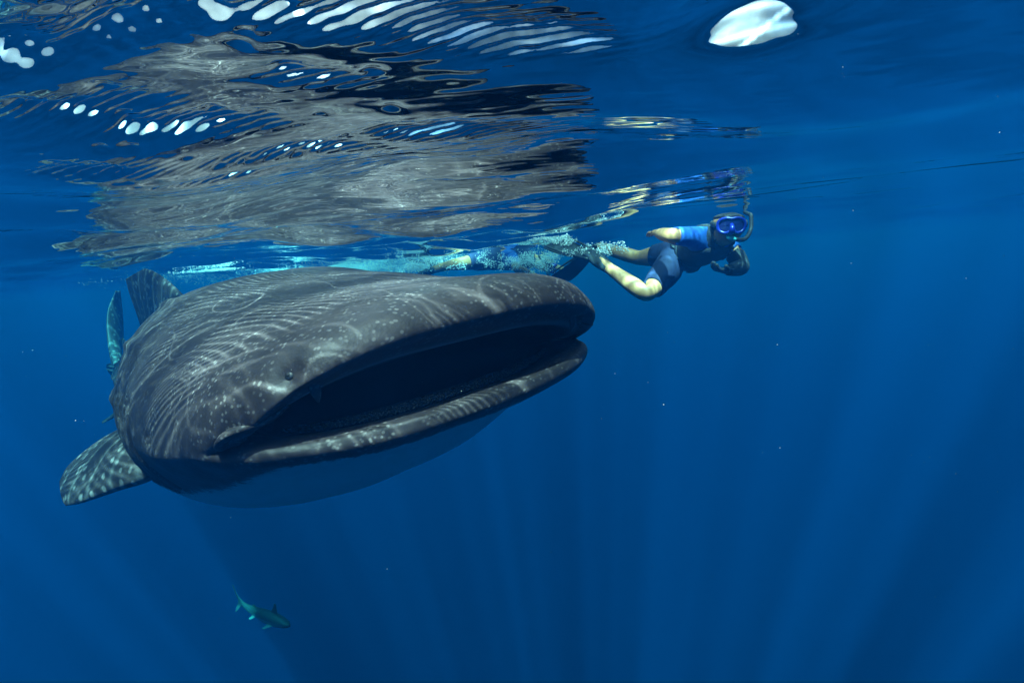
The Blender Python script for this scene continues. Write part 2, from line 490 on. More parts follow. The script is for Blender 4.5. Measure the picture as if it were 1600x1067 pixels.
def tube(name, pts, radii, mat, parent, m=12, flat=1.0, up=(0, 0, 1), n_per=6, attrs=None):
    rows = np.array([list(p) + [r] for p, r in zip(pts, radii)], float)
    S = catmull(rows, n_per)
    T = np.gradient(S[:, :3], axis=0); T /= np.linalg.norm(T, axis=1, keepdims=True) + 1e-9
    k = np.arange(m) / m * 2 * math.pi
    P = []
    for r, t in zip(S, T):
        a = np.cross(t, up); a /= np.linalg.norm(a) + 1e-9
        b = np.cross(a, t)
        P.append(r[:3] + r[3] * (np.outer(np.cos(k), a) + flat * np.outer(np.sin(k), b)))
    n = len(P)
    F = [tuple(q) for q in grid_faces(n, m)] + [tuple(range(m))[::-1], tuple((n - 1) * m + j for j in range(m))]
    V = np.array(P).reshape(-1, 3)
    at = {a: np.full(len(V), v) for a, v in (attrs or {}).items()}
    o = mesh_obj(name, V, F, mat, parent, attrs=at)
    bm = bmesh.new(); bm.from_mesh(o.data); bmesh.ops.recalc_face_normals(bm, faces=bm.faces); bm.to_mesh(o.data); bm.free()
    return o

# dents in the skin: (x, y, z, radius, depth) in the animal's own frame, both sides
DENTS = [(.021, .493, .182, .034, .017),    # eye socket
         (-.010, .452, .150, .030, .030),    # nostril
         (-.653, .712, .033, .022, .014)]    # spiracle

def build_shark():
    M = shark_frame()
    root = empty('whale_shark')
    root.matrix_world = M
    tag(root, 'huge spotted grey whale shark with wide open mouth just under the surface', 'shark')
    rings, K = shark_rings()
    n = len(rings)
    kidx = np.concatenate([i + np.arange(c) / c for i, c in enumerate(SPANS)] + [[len(SPANS)]])
    P = rings.copy()
    nrm = vertex_normals(P)
    outer = (kidx < 16)[:, None]
    th = np.arange(NTH) / NTH * 2 * math.pi
    for x, y, z, r, d in DENTS:
        for sgn in (1, -1):
            q = np.linalg.norm(P - np.array([x, sgn * y, z]), axis=2)
            P = P - nrm * (d * np.exp(-(q / r) ** 2) * outer)[..., None]
    # three ridges along each flank, folds on the throat, soft lumps
    s_ = -P[..., 0]
    ridge_w = (smooth01(s_, 0.9, 2.0) * (kidx < 15)[:, None])
    for t0 in (R(62), R(38), R(14)):
        for tt in (t0, math.pi - t0):
            P = P + nrm * (0.018 * ridge_w * np.exp(-((th[None, :] - tt) / 0.045) ** 2))[..., None]
    # five gill slits over the fin root
    for g in range(5):
        sg = 1.02 + 0.115 * g
        for tt in (R(-8), R(188)):
            dth = (th[None, :] - tt + math.pi) % (2 * math.pi) - math.pi
            slit = np.exp(-((s_ - sg - 0.10 * dth ** 2) / 0.018) ** 2) * smooth01(np.abs(dth), 0.52, 0.36) * (kidx < 14)[:, None]
            P = P - nrm * (0.028 * slit)[..., None]
    lump = np.array([[mnoise.noise(Vector(v) * 3.1) for v in row] for row in P])
    P = P + nrm * (0.012 * lump * (kidx < 17)[:, None])[..., None]
    V = bend(P).reshape(-1, 3)
    F = grid_faces(n, NTH)
    sn = np.sin(th)[None, :] + 0 * s_
    up_s = smooth01(-sn, 0.25, 0.75)
    head = (1 - smooth01(s_, -0.05, 0.5))
    front = smooth01(kidx, 12.3, 14.0)[:, None]
    belly = np.clip(up_s * (1 - front), 0, 1)
    inner = np.broadcast_to(smooth01(kidx, 16.7, 17.3)[:, None], sn.shape)
    lip = np.exp(-((kidx - 16.4) / 0.35) ** 2)[:, None] * (sn > -0.05)
    aft = smooth01(s_, 0.9, 2.0)
    skin = shark_material()
    body = mesh_obj('body', V, F, skin, root, attrs={'belly': belly.ravel(), 'inner': inner.ravel(), 'lip': lip.ravel(), 'aft': aft.ravel()})
    bm = bmesh.new(); bm.from_mesh(body.data)
    bm.verts.ensure_lookup_table()
    bm.faces.new([bm.verts[j] for j in range(NTH)][::-1]); bm.faces.new([bm.verts[(n - 1) * NTH + j] for j in range(NTH)])
    bmesh.ops.recalc_face_normals(bm, faces=bm.faces)
    bm.to_mesh(body.data); bm.free()
    fa = {'aft': 1.0}
    B = lambda *p: tuple(bend(np.array([p]))[0])
    foil('dorsal_fin', [(B(-2.95, .03, .38), B(-4.25, .0, .16), .16), (B(-3.20, .03, .54), B(-4.38, -.06, .30), .12), (B(-3.48, .02, .69), B(-4.36, -.08, .52), .075),
                        (B(-3.74, -.0, .80), B(-4.38, -.09, .72), .04), (B(-3.92, -.02, .85), B(-4.36, -.09, .83), .012)], skin, root, attrs=fa)
    foil('second_dorsal_fin', [(B(-5.45, 0, .14), B(-5.95, 0, .10), .07), (B(-5.72, 0, .30), B(-6.02, 0, .27), .04), (B(-5.90, 0, .38), B(-6.06, 0, .37), .012)], skin, root, attrs=fa)
    foil('anal_fin', [(B(-5.65, 0, -.18), B(-6.05, 0, -.12), .06), (B(-5.90, 0, -.32), B(-6.12, 0, -.30), .03), (B(-6.02, 0, -.38), B(-6.14, 0, -.37), .01)], skin, root, attrs=fa)
    foil('tail_fin', [(B(-7.46, .30, .98), B(-7.60, .38, .98), .012), (B(-7.28, .12, .70), B(-7.52, .32, .66), .05), (B(-7.02, .02, .34), B(-7.36, .22, .34), .09), (B(-6.70, 0, .12), B(-7.14, .08, .06), .12),
                      (B(-6.78, 0, -.10), B(-7.12, .10, -.14), .09), (B(-7.00, -.02, -.42), B(-7.18, .10, -.40), .05), (B(-7.12, -.01, -.56), B(-7.20, .06, -.56), .012)], skin, root, attrs=fa)
    for sg in (-1, 1):
        foil('pectoral_fin', [((-1.28, sg * .50, -.16), (-1.92, sg * .46, .02), .15), ((-1.39, sg * .69, -.22), (-2.03, sg * .67, -.07), .13), ((-1.60, sg * .80, -.27), (-2.12, sg * .78, -.12), .09),
                              ((-1.80, sg * .90, -.315), (-2.20, sg * .90, -.20), .055), ((-1.94, sg * .95, -.335), (-2.18, sg * .95, -.26), .02)], skin, root, attrs=fa)
        foil('pelvic_fin', [(B(-4.75, sg * .20, -.22), B(-5.15, sg * .17, -.20), .06), (B(-4.95, sg * .36, -.30), B(-5.22, sg * .33, -.30), .03), (B(-5.06, sg * .44, -.34), B(-5.24, sg * .42, -.34), .01)], skin, root, attrs=fa)
    # eyes, nostrils, lip folds, the rough band of teeth inside the lower lip
    def at(x, y, z):
        q = np.linalg.norm(P - np.array([x, y, z]), axis=2) + 9.0 * (kidx > 16)[:, None]
        i, j = np.unravel_index(np.argmin(q), q.shape)
        return P[i, j], nrm[i, j]
    eye_m = mat_simple('shark_eye', (.022, .026, .03), (.015, .018, .022), 60, 0.45, 0.05, 60, 0.3)
    dark_m = mat_simple('dark_skin', (.012, .012, .014), (.02, .02, .022), 60, 0.6, 0.1)
    for sg in (-1, 1):
        p, d = at(.021, sg * .493, .182)
        e = tube('eye', [p - d * .012, p - d * .001, p + d * .003], [.015, .012, .004], eye_m, root, m=18, up=(1, 0.2, 0.1))
        tube('pupil', [p + d * .000, p + d * .0042], [.007, .004], dark_m, e, m=12, up=(1, 0.2, 0.1))
        p, d = at(-.010, sg * .452, .150)
        tube('nostril', [p - d * .010, p + d * .001], [.016, .010], dark_m, root, m=14, up=(1, 0.2, 0.1))
        tube('nostril_flap', [p + np.array([.01, -sg * .02, .01]), p + np.array([.004, -sg * .024, -.014]) + d * .006, p + np.array([-.004, -sg * .028, -.040]) + d * .002], [.015, .012, .003], skin, root, m=10, flat=.5, up=(1, 0, 0))
        p, d = at(-.653, sg * .712, .033)
        tube('spiracle', [p - d * .008, p + d * .001], [.014, .010], dark_m, root, m=14, up=(1, 0.2, 0.1))
        f0 = [at(x, sg * y, z) for x, y, z in ((-.045, .485, .140), (-.060, .545, .112), (-.105, .590, .082), (-.155, .615, .050), (-.20, .610, .02))]
        tube('lip_fold', [q + d * .002 for q, d in f0], [.006, .016, .019, .016, .006], skin, root, m=12, flat=.6, up=(0, 0, 1))
    i0 = int(np.argmin(np.abs(kidx - 17.5)))
    js = [int(NTH * t / 360) for t in range(206, 335, 3)]
    band = np.array([P[i0, j] + np.array([-.012, 0, .014]) for j in js])
    k = np.linspace(-1, 1, len(band))
    tb = tube('tooth_band', band, list(.004 + .020 * (1 - k ** 2) ** .5), None, root, m=14, flat=.7, n_per=6)
    N = NT('tooth_band_rough')
    tc = N.node('TexCoord').outputs['Object']
    v = N.voro(tc, 150.0).outputs['Distance']
    N.principled(N.mix(N.ramp(v, .1, .5), rgb(.16, .13, .11), rgb(.03, .025, .022)), .25, N.bump(N.math('SUBTRACT', 1.0, v), 1.0, .006), .6)
    tb.data.materials.append(N.m)
    return root
shark = build_shark()

# ------------------------------------------------------------------ snorkellers
def vec(p): return np.array(p, float)
def unit(v): v = np.array(v, float); return v / (np.linalg.norm(v) + 1e-12)

def skin_body(verts, edges, radii, root_i, levels=2):
    """one continuous figure grown round a skeleton"""
    me = bpy.data.meshes.new('skeleton')
    me.from_pydata([tuple(v) for v in verts], edges, [])
    o = bpy.data.objects.new('skeleton', me)
    COL.objects.link(o)
    sk = o.modifiers.new('skin', 'SKIN')
    sk.use_smooth_shade = True
    sk.branch_smoothing = 0.6
    if not me.skin_vertices: me.skin_vertices.new()
    for i, r in enumerate(radii):
        d = me.skin_vertices[0].data[i]
        d.radius = (r, r) if not hasattr(r, '__len__') else r
        d.use_root = (i == root_i)
    sb = o.modifiers.new('sub', 'SUBSURF'); sb.levels = levels; sb.render_levels = levels
    bpy.context.view_layer.update()
    ev = o.evaluated_get(bpy.context.evaluated_depsgraph_get())
    m2 = bpy.data.meshes.new_from_object(ev)
    bpy.data.objects.remove(o); bpy.data.meshes.remove(me)
    return m2

def mesh_arrays(me):
    v = np.empty(len(me.vertices) * 3, np.float32); me.vertices.foreach_get('co', v)
    n = np.empty(len(me.vertices) * 3, np.float32); me.vertices.foreach_get('normal', n)
    f = [tuple(p.vertices) for p in me.polygons]
    return v.reshape(-1, 3).astype(float), n.reshape(-1, 3).astype(float), f

def nearest_bone(V, bones):
    """index of the nearest bone and the place along it"""
    best = np.full(len(V), 1e9); bi = np.zeros(len(V), int); bt = np.zeros(len(V))
    for i, (a, b, r) in enumerate(bones):
        ab = b - a
        t = np.clip((V - a) @ ab / (ab @ ab + 1e-12), 0, 1)
        d = np.linalg.norm(V - (a + t[:, None] * ab), axis=1) / r
        m = d < best
        best[m] = d[m]; bi[m] = i; bt[m] = t[m]
    return bi, bt

def garment(name, V, Nn, F, keep, off, mat, parent, wrinkle=0.004):
    """a piece of clothing: the covered skin moved outwards, with a turned-in hem"""
    fs = [f for f in F if all(keep[i] for i in f)]
    used = sorted({i for f in fs for i in f})
    mp = {i: k for k, i in enumerate(used)}
    W = np.array([V[i] + Nn[i] * (off + wrinkle * mnoise.noise(Vector(V[i]) * 17)) for i in used])
    me_f = [tuple(mp[i] for i in f) for f in fs]
    o = mesh_obj(name, W, me_f, mat, parent)
    bm = bmesh.new(); bm.from_mesh(o.data)
    ed = [e for e in bm.edges if e.is_boundary]
    if ed:
        ex = bmesh.ops.extrude_edge_only(bm, edges=ed)
        nv = [g for g in ex['geom'] if isinstance(g, bmesh.types.BMVert)]
        src = np.array([V[i] for i in used])
        for v in nv:
            j = int(np.argmin(np.linalg.norm(W - np.array(v.co), axis=1)))
            v.co = Vector(src[j] - Nn[used[j]] * 0.006)
    bmesh.ops.recalc_face_normals(bm, faces=bm.faces)
    bm.to_mesh(o.data); bm.free()
    o.data.polygons.foreach_set('use_smooth', np.ones(len(o.data.polygons), dtype=bool))
    return o

def swim_fin(J, heel, ankle, toe, end, side, mats, parent):
    """a swim fin: shoe over the foot, long blade with two rails"""
    h, t, e = vec(J[ankle]), vec(J[toe]), vec(J[end])
    ax = unit(e - t); sd = unit(np.cross(ax, side)); wd = unit(np.cross(sd, ax))
    back = h + unit(h - t) * 0.02
    shoe = tube('swim_fin', [back, h * .6 + t * .4, t, t + ax * 0.07], [.044, .056, .056, .048], mats['fin'], parent, m=14, flat=0.72, up=tuple(sd))
    L = np.linalg.norm(e - t) + 0.02
    secs = []
    for u, w in ((0.0, .055), (.25, .075), (.6, .095), (.9, .105), (1.0, .095)):
        c = t + ax * (u * L) + sd * (0.05 * math.sin(u * 2.2) * 0.5)
        secs.append((c - wd * w, c + wd * w, 0.016 * (1 - 0.6 * u)))
    foil('blade', secs, mats['fin'], shoe, n_per=5, m=16)
    for s_ in (-1, 1):
        tube('rail', [t + wd * s_ * .05, t + ax * L * .5 + wd * s_ * .088, t + ax * L * .93 + wd * s_ * .102], [.012, .009, .005], mats['fin'], shoe, m=8, up=tuple(sd))
    return shoe

def add_hand(verts, edges, radii, wrist_i, palm_dir, palm_n, curl=0.5):
    """palm and five bent fingers rooted in it"""
    w = verts[wrist_i]; d = unit(palm_dir); n = unit(np.array(palm_n) - d * np.dot(palm_n, d)); sdir = np.cross(d, n)
    p = len(verts); verts.append(w + d * 0.05); radii.append((.030, .018)); edges.append((wrist_i, p))
    for k, (off, ln) in enumerate(((-.030, .062), (-.010, .075), (.010, .070), (.030, .055))):
        b = w + d * 0.088 + sdir * off
        i0 = len(verts); verts.append(b); radii.append(.0105); edges.append((p, i0))
        a = curl * (0.8 + 0.1 * k)
        m1 = b + (d * math.cos(a) + n * math.sin(a)) * ln * .5
        m2 = m1 + (d * math.cos(2.1 * a) + n * math.sin(2.1 * a)) * ln * .5
        verts.append(m1); radii.append(.0095); edges.append((i0, i0 + 1))
        verts.append(m2); radii.append(.008); edges.append((i0 + 1, i0 + 2))
    b = w + d * 0.03 - sdir * 0.034
    i0 = len(verts); verts.append(b); radii.append(.012); edges.append((p, i0))
    verts.append(b + (d * .75 - sdir * .5 + n * .4) * .035); radii.append(.011); edges.append((i0, i0 + 1))
    verts.append(b + (d * 1.5 - sdir * .6 + n * 1.0) * .035); radii.append(.009); edges.append((i0 + 1, i0 + 2))

SWIM_MATS = {}
def swim_mats():
    M = SWIM_MATS
    M['skin'] = mat_simple('wet_skin', (.50, .21, .09), (.34, .14, .06), 14, 0.5, 0.1, 90, 0.35)
    M['black'] = mat_simple('black_neoprene', (.016, .017, .02), (.028, .03, .034), 30, 0.65, 0.25, 40)
    M['navy'] = mat_simple('navy_cloth', (.014, .022, .07), (.010, .016, .05), 20, 0.75, 0.25, 30)
    M['blue'] = mat_simple('blue_cloth', (.008, .055, .27), (.016, .10, .38), 16, 0.6, 0.25, 26)
    M['fin'] = mat_simple('black_rubber', (.02, .024, .028), (.035, .04, .045), 12, 0.45, 0.15, 50)
    M['hair'] = mat_simple('wet_hair', (.02, .014, .01), (.035, .025, .018), 60, 0.4, 0.5, 120)
    M['maskblue'] = mat_simple('blue_silicone', (.006, .018, .24), (.008, .024, .3), 20, 0.3, 0.05, 40, 0.5)
    N = NT('mask_glass'); N.principled(rgb(.01, .015, .10), 0.06, None, 0.6); M['glass'] = N.m
    M['teal'] = mat_simple('teal_plastic', (.05, .42, .42), (.06, .5, .5), 20, 0.35, 0.05, 40, 0.5)
swim_mats()

def dive_mask(C, Fd, Ud, parent):
    """blue mask: frame round the glass, skirt to the face, nose pocket, strap; snorkel beside it"""
    M = SWIM_MATS
    Fd = unit(Fd); Ud = unit(np.array(Ud) - Fd * np.dot(Ud, Fd)); Sd = np.cross(Ud, Fd)
    k = np.arange(40) / 40 * 2 * math.pi
    def loop(w, h, f, z0=0.0):
        x = w * np.sign(np.cos(k)) * np.abs(np.cos(k)) ** .7
        z = h * np.sign(np.sin(k)) * np.abs(np.sin(k)) ** .75
        z = z + np.where(z < 0, 0.020 * np.exp(-(x / .022) ** 2), -0.006 * np.exp(-(x / .02) ** 2))
        fw = f - 3.2 * x ** 2
        return C + np.outer(x, Sd) + np.outer(z + z0, Ud) + np.outer(fw, Fd)
    rings = np.array([loop(.078, .046, .085), loop(.084, .051, .11), loop(.090, .056, .125), loop(.090, .056, .134), loop(.082, .049, .138), loop(.074, .041, .136), loop(.072, .039, .128)])
    fr = mesh_obj('dive_mask', rings.reshape(-1, 3), grid_faces(len(rings), 40), M['maskblue'], parent)
    g = np.array([loop(.0735, .0405, .130), loop(.05, .025, .131), loop(.02, .008, .131), loop(.002, .001, .131)])
    gl = mesh_obj('lens', g.reshape(-1, 3), [tuple(q) for q in grid_faces(4, 40)], M['glass'], fr)
    # nose pocket
    tube('nose_pocket', [C + Fd * .118 + Ud * .012, C + Fd * .150 - Ud * .012, C + Fd * .146 - Ud * .034, C + Fd * .105 - Ud * .046], [.010, .016, .019, .014], M['maskblue'], fr, m=12, up=tuple(Sd))
    a = np.linspace(0.25, math.pi - 0.25, 9)
    st = [C + Sd * (.108 * math.cos(t)) - Fd * (.128 * math.sin(t) - .03) + Ud * 0.012 for t in a]
    st = [C + Sd * .088 + Fd * .105] + st + [C - Sd * .088 + Fd * .105]
    tube('strap', st, [.009] * len(st), M['black'], fr, m=8, flat=2.0, up=tuple(Ud))
    return Fd, Ud, Sd

def snorkel(C, Fd, Ud, Sd, parent):
    M = SWIM_MATS
    pts = [C + Fd * .10 - Ud * .072, C + Fd * .125 - Ud * .085 + Sd * .03, C + Fd * .10 - Ud * .085 + Sd * .085, C + Fd * .05 - Ud * .03 + Sd * .125, C + Fd * .02 + Ud * .05 + Sd * .128, C - Fd * .03 + Ud * .062 + Sd * .122, C - Fd * .10 + Ud * .072 + Sd * .11]
    s = tube('snorkel', pts, [.012, .014, .013, .012, .012, .012, .012], M['black'], parent, m=12, up=tuple(Fd))
    tube('mouthpiece', [C + Fd * .086 - Ud * .070 - Sd * .004, C + Fd * .118 - Ud * .076, C + Fd * .128 - Ud * .086 + Sd * .03], [.024, .022, .015], M['teal'], s, m=12, flat=.7, up=tuple(Ud))

def swimmer(J, label, Fd, Ud, near, lift=0.0):
    M = SWIM_MATS
    J = {k: vec(v) + np.array([0, 0, lift]) for k, v in J.items()}
    root = empty('person', tuple(J['pelvis']))
    tag(root, label, 'person')
    root_inv = J['pelvis']
    verts, edges, radii = [], [], []
    ids = {}
    def add(n, p, r, to=None):
        ids[n] = len(verts); verts.append(vec(p)); radii.append(r)
        if to: edges.append((ids[to], ids[n]))
    Fd = unit(Fd); Ud = unit(np.array(Ud) - Fd * np.dot(Ud, Fd)); Sd = np.cross(Ud, Fd)
    add('pelvis', J['pelvis'], .165)
    add('waist', J['waist'], .150, 'pelvis')
    add('chest', J['chest'], .180, 'waist')
    add('top', J['chest'] * .45 + J['neck'] * .55, .130, 'chest')
    add('neck', J['neck'] * .8 + J['head'] * .2, .072, 'top')
    add('jaw', J['head'] - Ud * .045 + Fd * .03, .082, 'neck')
    add('skull', J['head'] + Ud * .03, .118, 'jaw')
    add('crown', J['head'] + Ud * .085, .085, 'skull')
    bones = []
    for s_ in ('r', 'l'):
        sh, el, wr = J[s_ + 'sh'], J[s_ + 'el'], J[s_ + 'wr']
        add(s_ + 'sh', sh, .075, 'chest')
        add(s_ + 'ua', sh * .5 + el * .5, .062, s_ + 'sh')
        add(s_ + 'el', el, .050, s_ + 'ua')
        add(s_ + 'fa', el * .65 + wr * .35, .049, s_ + 'el')
        add(s_ + 'wr', wr, .033, s_ + 'fa')
        if s_ == 'l' and near: add_hand(verts, edges, radii, ids['lwr'], J['lhand'] - wr, unit(J['head'] - J['lhand']), 0.55)
        else: add_hand(verts, edges, radii, ids[s_ + 'wr'], unit(wr - el), (0, 0, -1), 0.3)
        hip, kn, an, toe = J[s_ + 'hip'], J[s_ + 'kn'], J[s_ + 'an'], J[s_ + 'toe']
        add(s_ + 'hip', hip, .115, 'pelvis')
        add(s_ + 'th', hip * .5 + kn * .5, .088, s_ + 'hip')
        add(s_ + 'kn', kn, .060, s_ + 'th')
        add(s_ + 'ca', kn * .66 + an * .34, .062, s_ + 'kn')
        add(s_ + 'sk', kn * .25 + an * .75, .048, s_ + 'ca')
        add(s_ + 'an', an, .042, s_ + 'sk')
        add(s_ + 'ft', an * .4 + toe * .6, .045, s_ + 'an')
        add(s_ + 'to', toe, .030, s_ + 'ft')
    me = skin_body(verts, edges, radii, 0)
    V, Nn, F = mesh_arrays(me)
    me.name = 'body'
    body = bpy.data.objects.new('body', me); COL.objects.link(body)
    me.materials.clear(); me.materials.append(M['skin'])
    def rebase(o):
        o.parent = root
        o.location = tuple(-root_inv)
    bone_names, bl = [], []
    def bone(n, a, b, r): bone_names.append(n); bl.append((verts[ids[a]], verts[ids[b]], r))
    bone('spine', 'pelvis', 'waist', .15); bone('spine', 'waist', 'chest', .15); bone('spine', 'chest', 'top', .15)
    bone('neck', 'top', 'neck', .09); bone('head', 'jaw', 'crown', .1)
    for s_ in ('r', 'l'):
        bone('arm', s_ + 'sh', s_ + 'el', .065); bone('forearm', s_ + 'el', s_ + 'wr', .045)
        bone('thigh', s_ + 'hip', s_ + 'kn', .10); bone('shin', s_ + 'kn', s_ + 'an', .065); bone('foot', s_ + 'an', s_ + 'to', .045)
        hd_ = J['lhand'] - J['lwr'] if (near and s_ == 'l') else J[s_ + 'wr'] - J[s_ + 'el']
        bone_names.append('hand'); bl.append((verts[ids[s_ + 'wr']] + unit(hd_) * .03, verts[ids[s_ + 'wr']] + unit(hd_) * .17, .05))
        bone('shoulder', 'chest', s_ + 'sh', .11); bone('hip', 'pelvis', s_ + 'hip', .14)
    bi, bt = nearest_bone(V, bl)
    nm = np.array(bone_names)[bi]
    left = np.array([n in ('arm', 'forearm') and b >= 13 for n, b in zip(nm, bi)])
    shirt = np.isin(nm, ['shoulder']) | ((nm == 'arm') & ((bt < .86) | left & near)) | ((nm == 'spine') & (bi > 0)) | ((nm == 'neck') & (bt < .3))
    vest = ((nm == 'spine') & (bi >= 1)) | ((nm == 'shoulder') & (bt < .93)) | ((nm == 'spine') & (bi == 0) & (bt > .12))
    short = (nm == 'hip') | ((nm == 'thigh') & (bt < np.where(bi < 12, .80, .5))) | ((nm == 'spine') & (bi == 0)) | ((nm == 'spine') & (bi == 1) & (bt < .35))
    if near: shirt = shirt | (left & (nm == 'forearm') & (bt < .8))
    parts = [body]
    larm = (bi >= 13) & np.isin(nm, ['arm', 'forearm', 'hand'])
    if near:
        parts.append(garment('sleeve', V, Nn, F, larm & np.isin(nm, ['arm', 'forearm']), .009, M['black'], root))
        parts.append(garment('glove', V, Nn, F, larm & ((nm == 'hand') | (bt > .85)), .003, M['black'], root, 0.001))
        shirt = shirt & ~larm
    parts.append(garment('shirt', V, Nn, F, shirt, .007, M['blue'], root))
    parts.append(garment('shorts', V, Nn, F, short, .012, M['navy'], root))
    if near: parts.append(garment('vest', V, Nn, F, vest, .024, M['black'], root, 0.014))
    else: parts.append(garment('vest', V, Nn, F, vest & (bi >= 1), .018, M['navy'], root, 0.01))
    hd = V - J['head']
    hairy = (nm == 'head') & ((hd @ Fd < -0.01) | (hd @ Ud > .052))
    parts.append(garment('hair', V, Nn, F, hairy, .008, M['hair'], root, 0.01))
    for s_ in ('r', 'l'):
        parts.append(swim_fin(J, None, s_ + 'an', s_ + 'toe', s_ + 'bl', (1, 0, 0.15) if s_ == 'r' else (1, .3, -.2), M, root))
    head = J['head'] + Ud * .015
    kids0 = set(root.children)
    f_, u_, sd_ = dive_mask(head, Fd, Ud, root)
    snorkel(head, Fd, Ud, sd_, root)
    for c in root.children: c.location = tuple(-root_inv)
    body.parent = root; body.location = tuple(-root_inv)
    return root

SWIMMER_NEAR = dict(
    pelvis=(1.257, 4.301, -0.400), waist=(1.285, 4.144, -0.361), chest=(1.347, 3.978, -0.325), neck=(1.400, 3.873, -0.285), head=(1.433, 3.800, -0.225),
    rsh=(1.265, 3.864, -0.270), rel=(1.042, 3.756, -0.250), rwr=(1.027, 3.991, -0.222),
    lsh=(1.520, 4.05, -0.335), lel=(1.575, 3.94, -0.49), lwr=(1.44, 3.83, -0.50), lhand=(1.36, 3.80, -0.49),
    rhip=(1.195, 4.217, -0.422), rkn=(0.919, 3.907, -0.625), ran=(0.710, 4.166, -0.424), rtoe=(0.637, 4.308, -0.342), rbl=(0.387, 4.671, -0.195),
    lhip=(1.241, 4.405, -0.371), lkn=(1.06, 4.72, -0.384), lan=(0.781, 4.95, -0.267), ltoe=(0.711, 5.068, -0.319), lbl=(0.488, 5.367, -0.496))
SWIMMER_FAR = dict(
    pelvis=(-0.197, 6.564, -0.219), waist=(-0.055, 6.565, -0.216), chest=(0.157, 6.565, -0.218), neck=(0.311, 6.560, -0.251), head=(0.420, 6.553, -0.302),
    rsh=(0.073, 6.367, -0.196), rel=(0.105, 6.18, -0.335), rwr=(0.244, 6.30, -0.392), lsh=(0.205, 6.764, -0.234), lel=(0.426, 6.845, -0.318), lwr=(0.605, 6.746, -0.370), lhand=(0.7, 6.7, -.4),
    rhip=(-0.208, 6.463, -0.225), rkn=(-0.461, 6.210, -0.226), ran=(-0.765, 6.405, -0.277), rtoe=(-0.879, 6.452, -0.308), rbl=(-1.191, 6.644, -0.377),
    lhip=(-0.216, 6.684, -0.231), lkn=(-0.495, 6.932, -0.257), lan=(-0.795, 7.196, -0.247), ltoe=(-0.897, 7.252, -0.208), lbl=(-1.159, 7.484, -0.125))
swimmer(SWIMMER_NEAR, 'snorkeller in blue mask and black vest swimming at the surface with bent bare legs', (-.22, -.97, -.08), (0.05, 0.0, 1.0), True, 0.07)
swimmer(SWIMMER_FAR, 'far snorkeller with blue shirt and splashing fins seen just over the whale shark snout', (.75, -.1, -.65), (.5, 0, .8), False)

